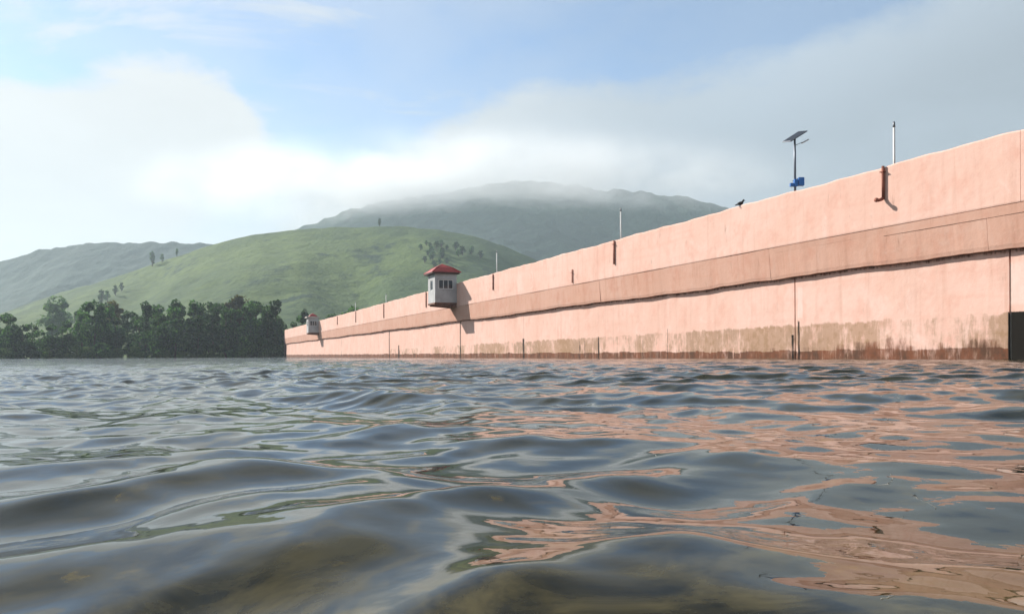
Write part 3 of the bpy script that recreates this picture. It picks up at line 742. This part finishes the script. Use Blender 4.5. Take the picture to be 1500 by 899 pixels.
back = [-220+i*17.5+rt.uniform(-8, 8) for i in range(37)]
cnt = 0
for i, px in enumerate(back):
    if 50 < px < 112: continue
    ty = np.interp(px, top_x, top_y)+rt.uniform(-2, 14); vis = px > -12
    lb = '%s dark tree in the back row of the shore belt, %s from the left edge' % (size_w(ty), ordinal(cnt)) if vis else 'dark broadleaf tree of the shore belt beyond the left edge of the photo'
    cnt += vis
    tree(rt.choice(['t0', 't1', 't2', 't3', 't4']), px, rt.uniform(270, 300), ty, label=lb, group='dark trees along the shore')
for i in range(16):
    px = 432+i*14+rt.uniform(-4, 4); dp = rt.uniform(268, 320)
    ty = np.interp(px, top_x, top_y)+rt.uniform(-4, 12)
    tree(rt.choice(['t0', 't1', 't2', 't4']), px, dp, ty, label='%s dark tree behind the dam crest, %s to the right of the far cabin' % (size_w(ty), ordinal(i)), group='trees behind the dam')
cnt = 0
for i in range(30):
    px = -60+i*17+rt.uniform(-6, 6)
    if px > 425: continue
    vis = px > -8
    tree(rt.choice(['l0', 'l1', 'l1']), px, rt.uniform(252.5, 254.5), height=rt.uniform(2.0, 6.0), name='shore_bush', label='leafy bush at the water line below the trees, %s from the left edge' % ordinal(cnt) if vis else 'leafy bush at the water line beyond the left edge of the photo', cat='bush', group='bushes along the water line', zbase=-.3, wid=1.2)
    cnt += vis
# trees dotted on the hill
ridge = [(62, 470, 12, 'small'), (105, 560, 13, 'small'), (112, 575, 12, 'small'), (128, 590, 12, 'round'), (150, 640, 18, 'dark'), (158, 650, 14, 'small'), (170, 680, 13, 'small'), (178, 700, 12, 'small'), (224, 790, 20, 'slim tall'), (238, 790, 13, 'round'), (260, 800, 11, 'faint'), (557, 800, 12, 'lone slim')]
for i, (px, dp, hh, wd) in enumerate(ridge):
    nm = ['below the bare saddle at the left', 'first of the row climbing the left ridge of the green hill', 'second of the row climbing the left ridge', 'third of the row climbing the left ridge', 'largest of the row climbing the left ridge', 'just right of the largest one on the left ridge', 'seventh up the left ridge', 'eighth up the left ridge', 'standing against the far blue hill', 'right of the slim tall tree on the ridge', 'highest of the row on the left ridge', 'on the very top of the green hill'][i]
    tree('s0', px, dp, height=hh*.72, name='hill_tree', label='%s tree %s' % (wd, nm), group='trees on the green hill', wid=.9)
for i, px in enumerate(sorted(655+rt.gauss(0, 26) for _ in range(26))):
    dp = rt.uniform(640, 730)
    tree('s0', px, dp, height=rt.uniform(4.5, 8.5), name='hill_tree', label='dark tree in the copse above the near cabin, %s from its left end' % ordinal(i), group='copse on the green hill', wid=1.5)

# ------------------------------------------------------------------ mist on the mountain and haze over everything
def mist(name, loc, size, dens, zlo, zhi):
    bm = bmesh.new(); bmesh.ops.create_icosphere(bm, subdivisions=3, radius=1)
    for v in bm.verts: v.co = Vector((v.co.x*size[0], v.co.y*size[1], v.co.z*size[2]))
    m = bpy.data.materials.new(name); m.use_nodes = True; t = NT(m.node_tree); t.n.clear()
    out = t.n.new('ShaderNodeOutputMaterial'); pv = t.n.new('ShaderNodeVolumePrincipled')
    pv.inputs['Color'].default_value = (.93, .945, .96, 1); pv.inputs['Anisotropy'].default_value = .35
    tcn = t.n.new('ShaderNodeTexCoord'); O = tcn.outputs['Object']
    gx = t.vmul(O, (1/size[0], 1/size[1], 1/size[2]))
    ln = t.n.new('ShaderNodeVectorMath'); ln.operation = 'LENGTH'; t.l.new(gx, ln.inputs[0])
    fall = t.sstep(ln.outputs['Value'], 1.0, .35)
    n = t.noise(t.vmul(O, (1, 1, 1.6)), .0060, 5, .65)
    ox, oy, oz = t.sep(O)
    top = t.sstep(t.math('ADD', oz, t.math('MULTIPLY', t.math('ABSOLUTE', ox), .06)), 105.0, -45.0)
    fall = t.math('MULTIPLY', fall, top)
    d = t.math('MULTIPLY', t.math('MULTIPLY', fall, t.sstep(n, .34, .66)), dens)
    t.l.new(d, pv.inputs['Density']); t.l.new(pv.outputs[0], out.inputs['Volume'])
    o = bm_obj(name, bm, m); o.location = loc
    return tag(o, 'soft white mist lying over the top of the forested mountain', 'mist', kind='stuff')
mist('hill_mist', (-90, 1600, 368), (820, 210, 130), .017, 0, 1)

bm = bmesh.new(); box(bm, -4000, 4000, -1600, 4000, -7.3, 520)
m = bpy.data.materials.new('haze_air'); m.use_nodes = True; t = NT(m.node_tree); t.n.clear()
out = t.n.new('ShaderNodeOutputMaterial'); pv = t.n.new('ShaderNodeVolumePrincipled')
pv.inputs['Color'].default_value = (.74, .89, 1.0, 1); pv.inputs['Density'].default_value = .00024; pv.inputs['Anisotropy'].default_value = .2
t.l.new(pv.outputs[0], out.inputs['Volume'])
tag(bm_obj('haze', bm, m), 'pale haze filling the air over the lake and hills', 'haze', kind='stuff')
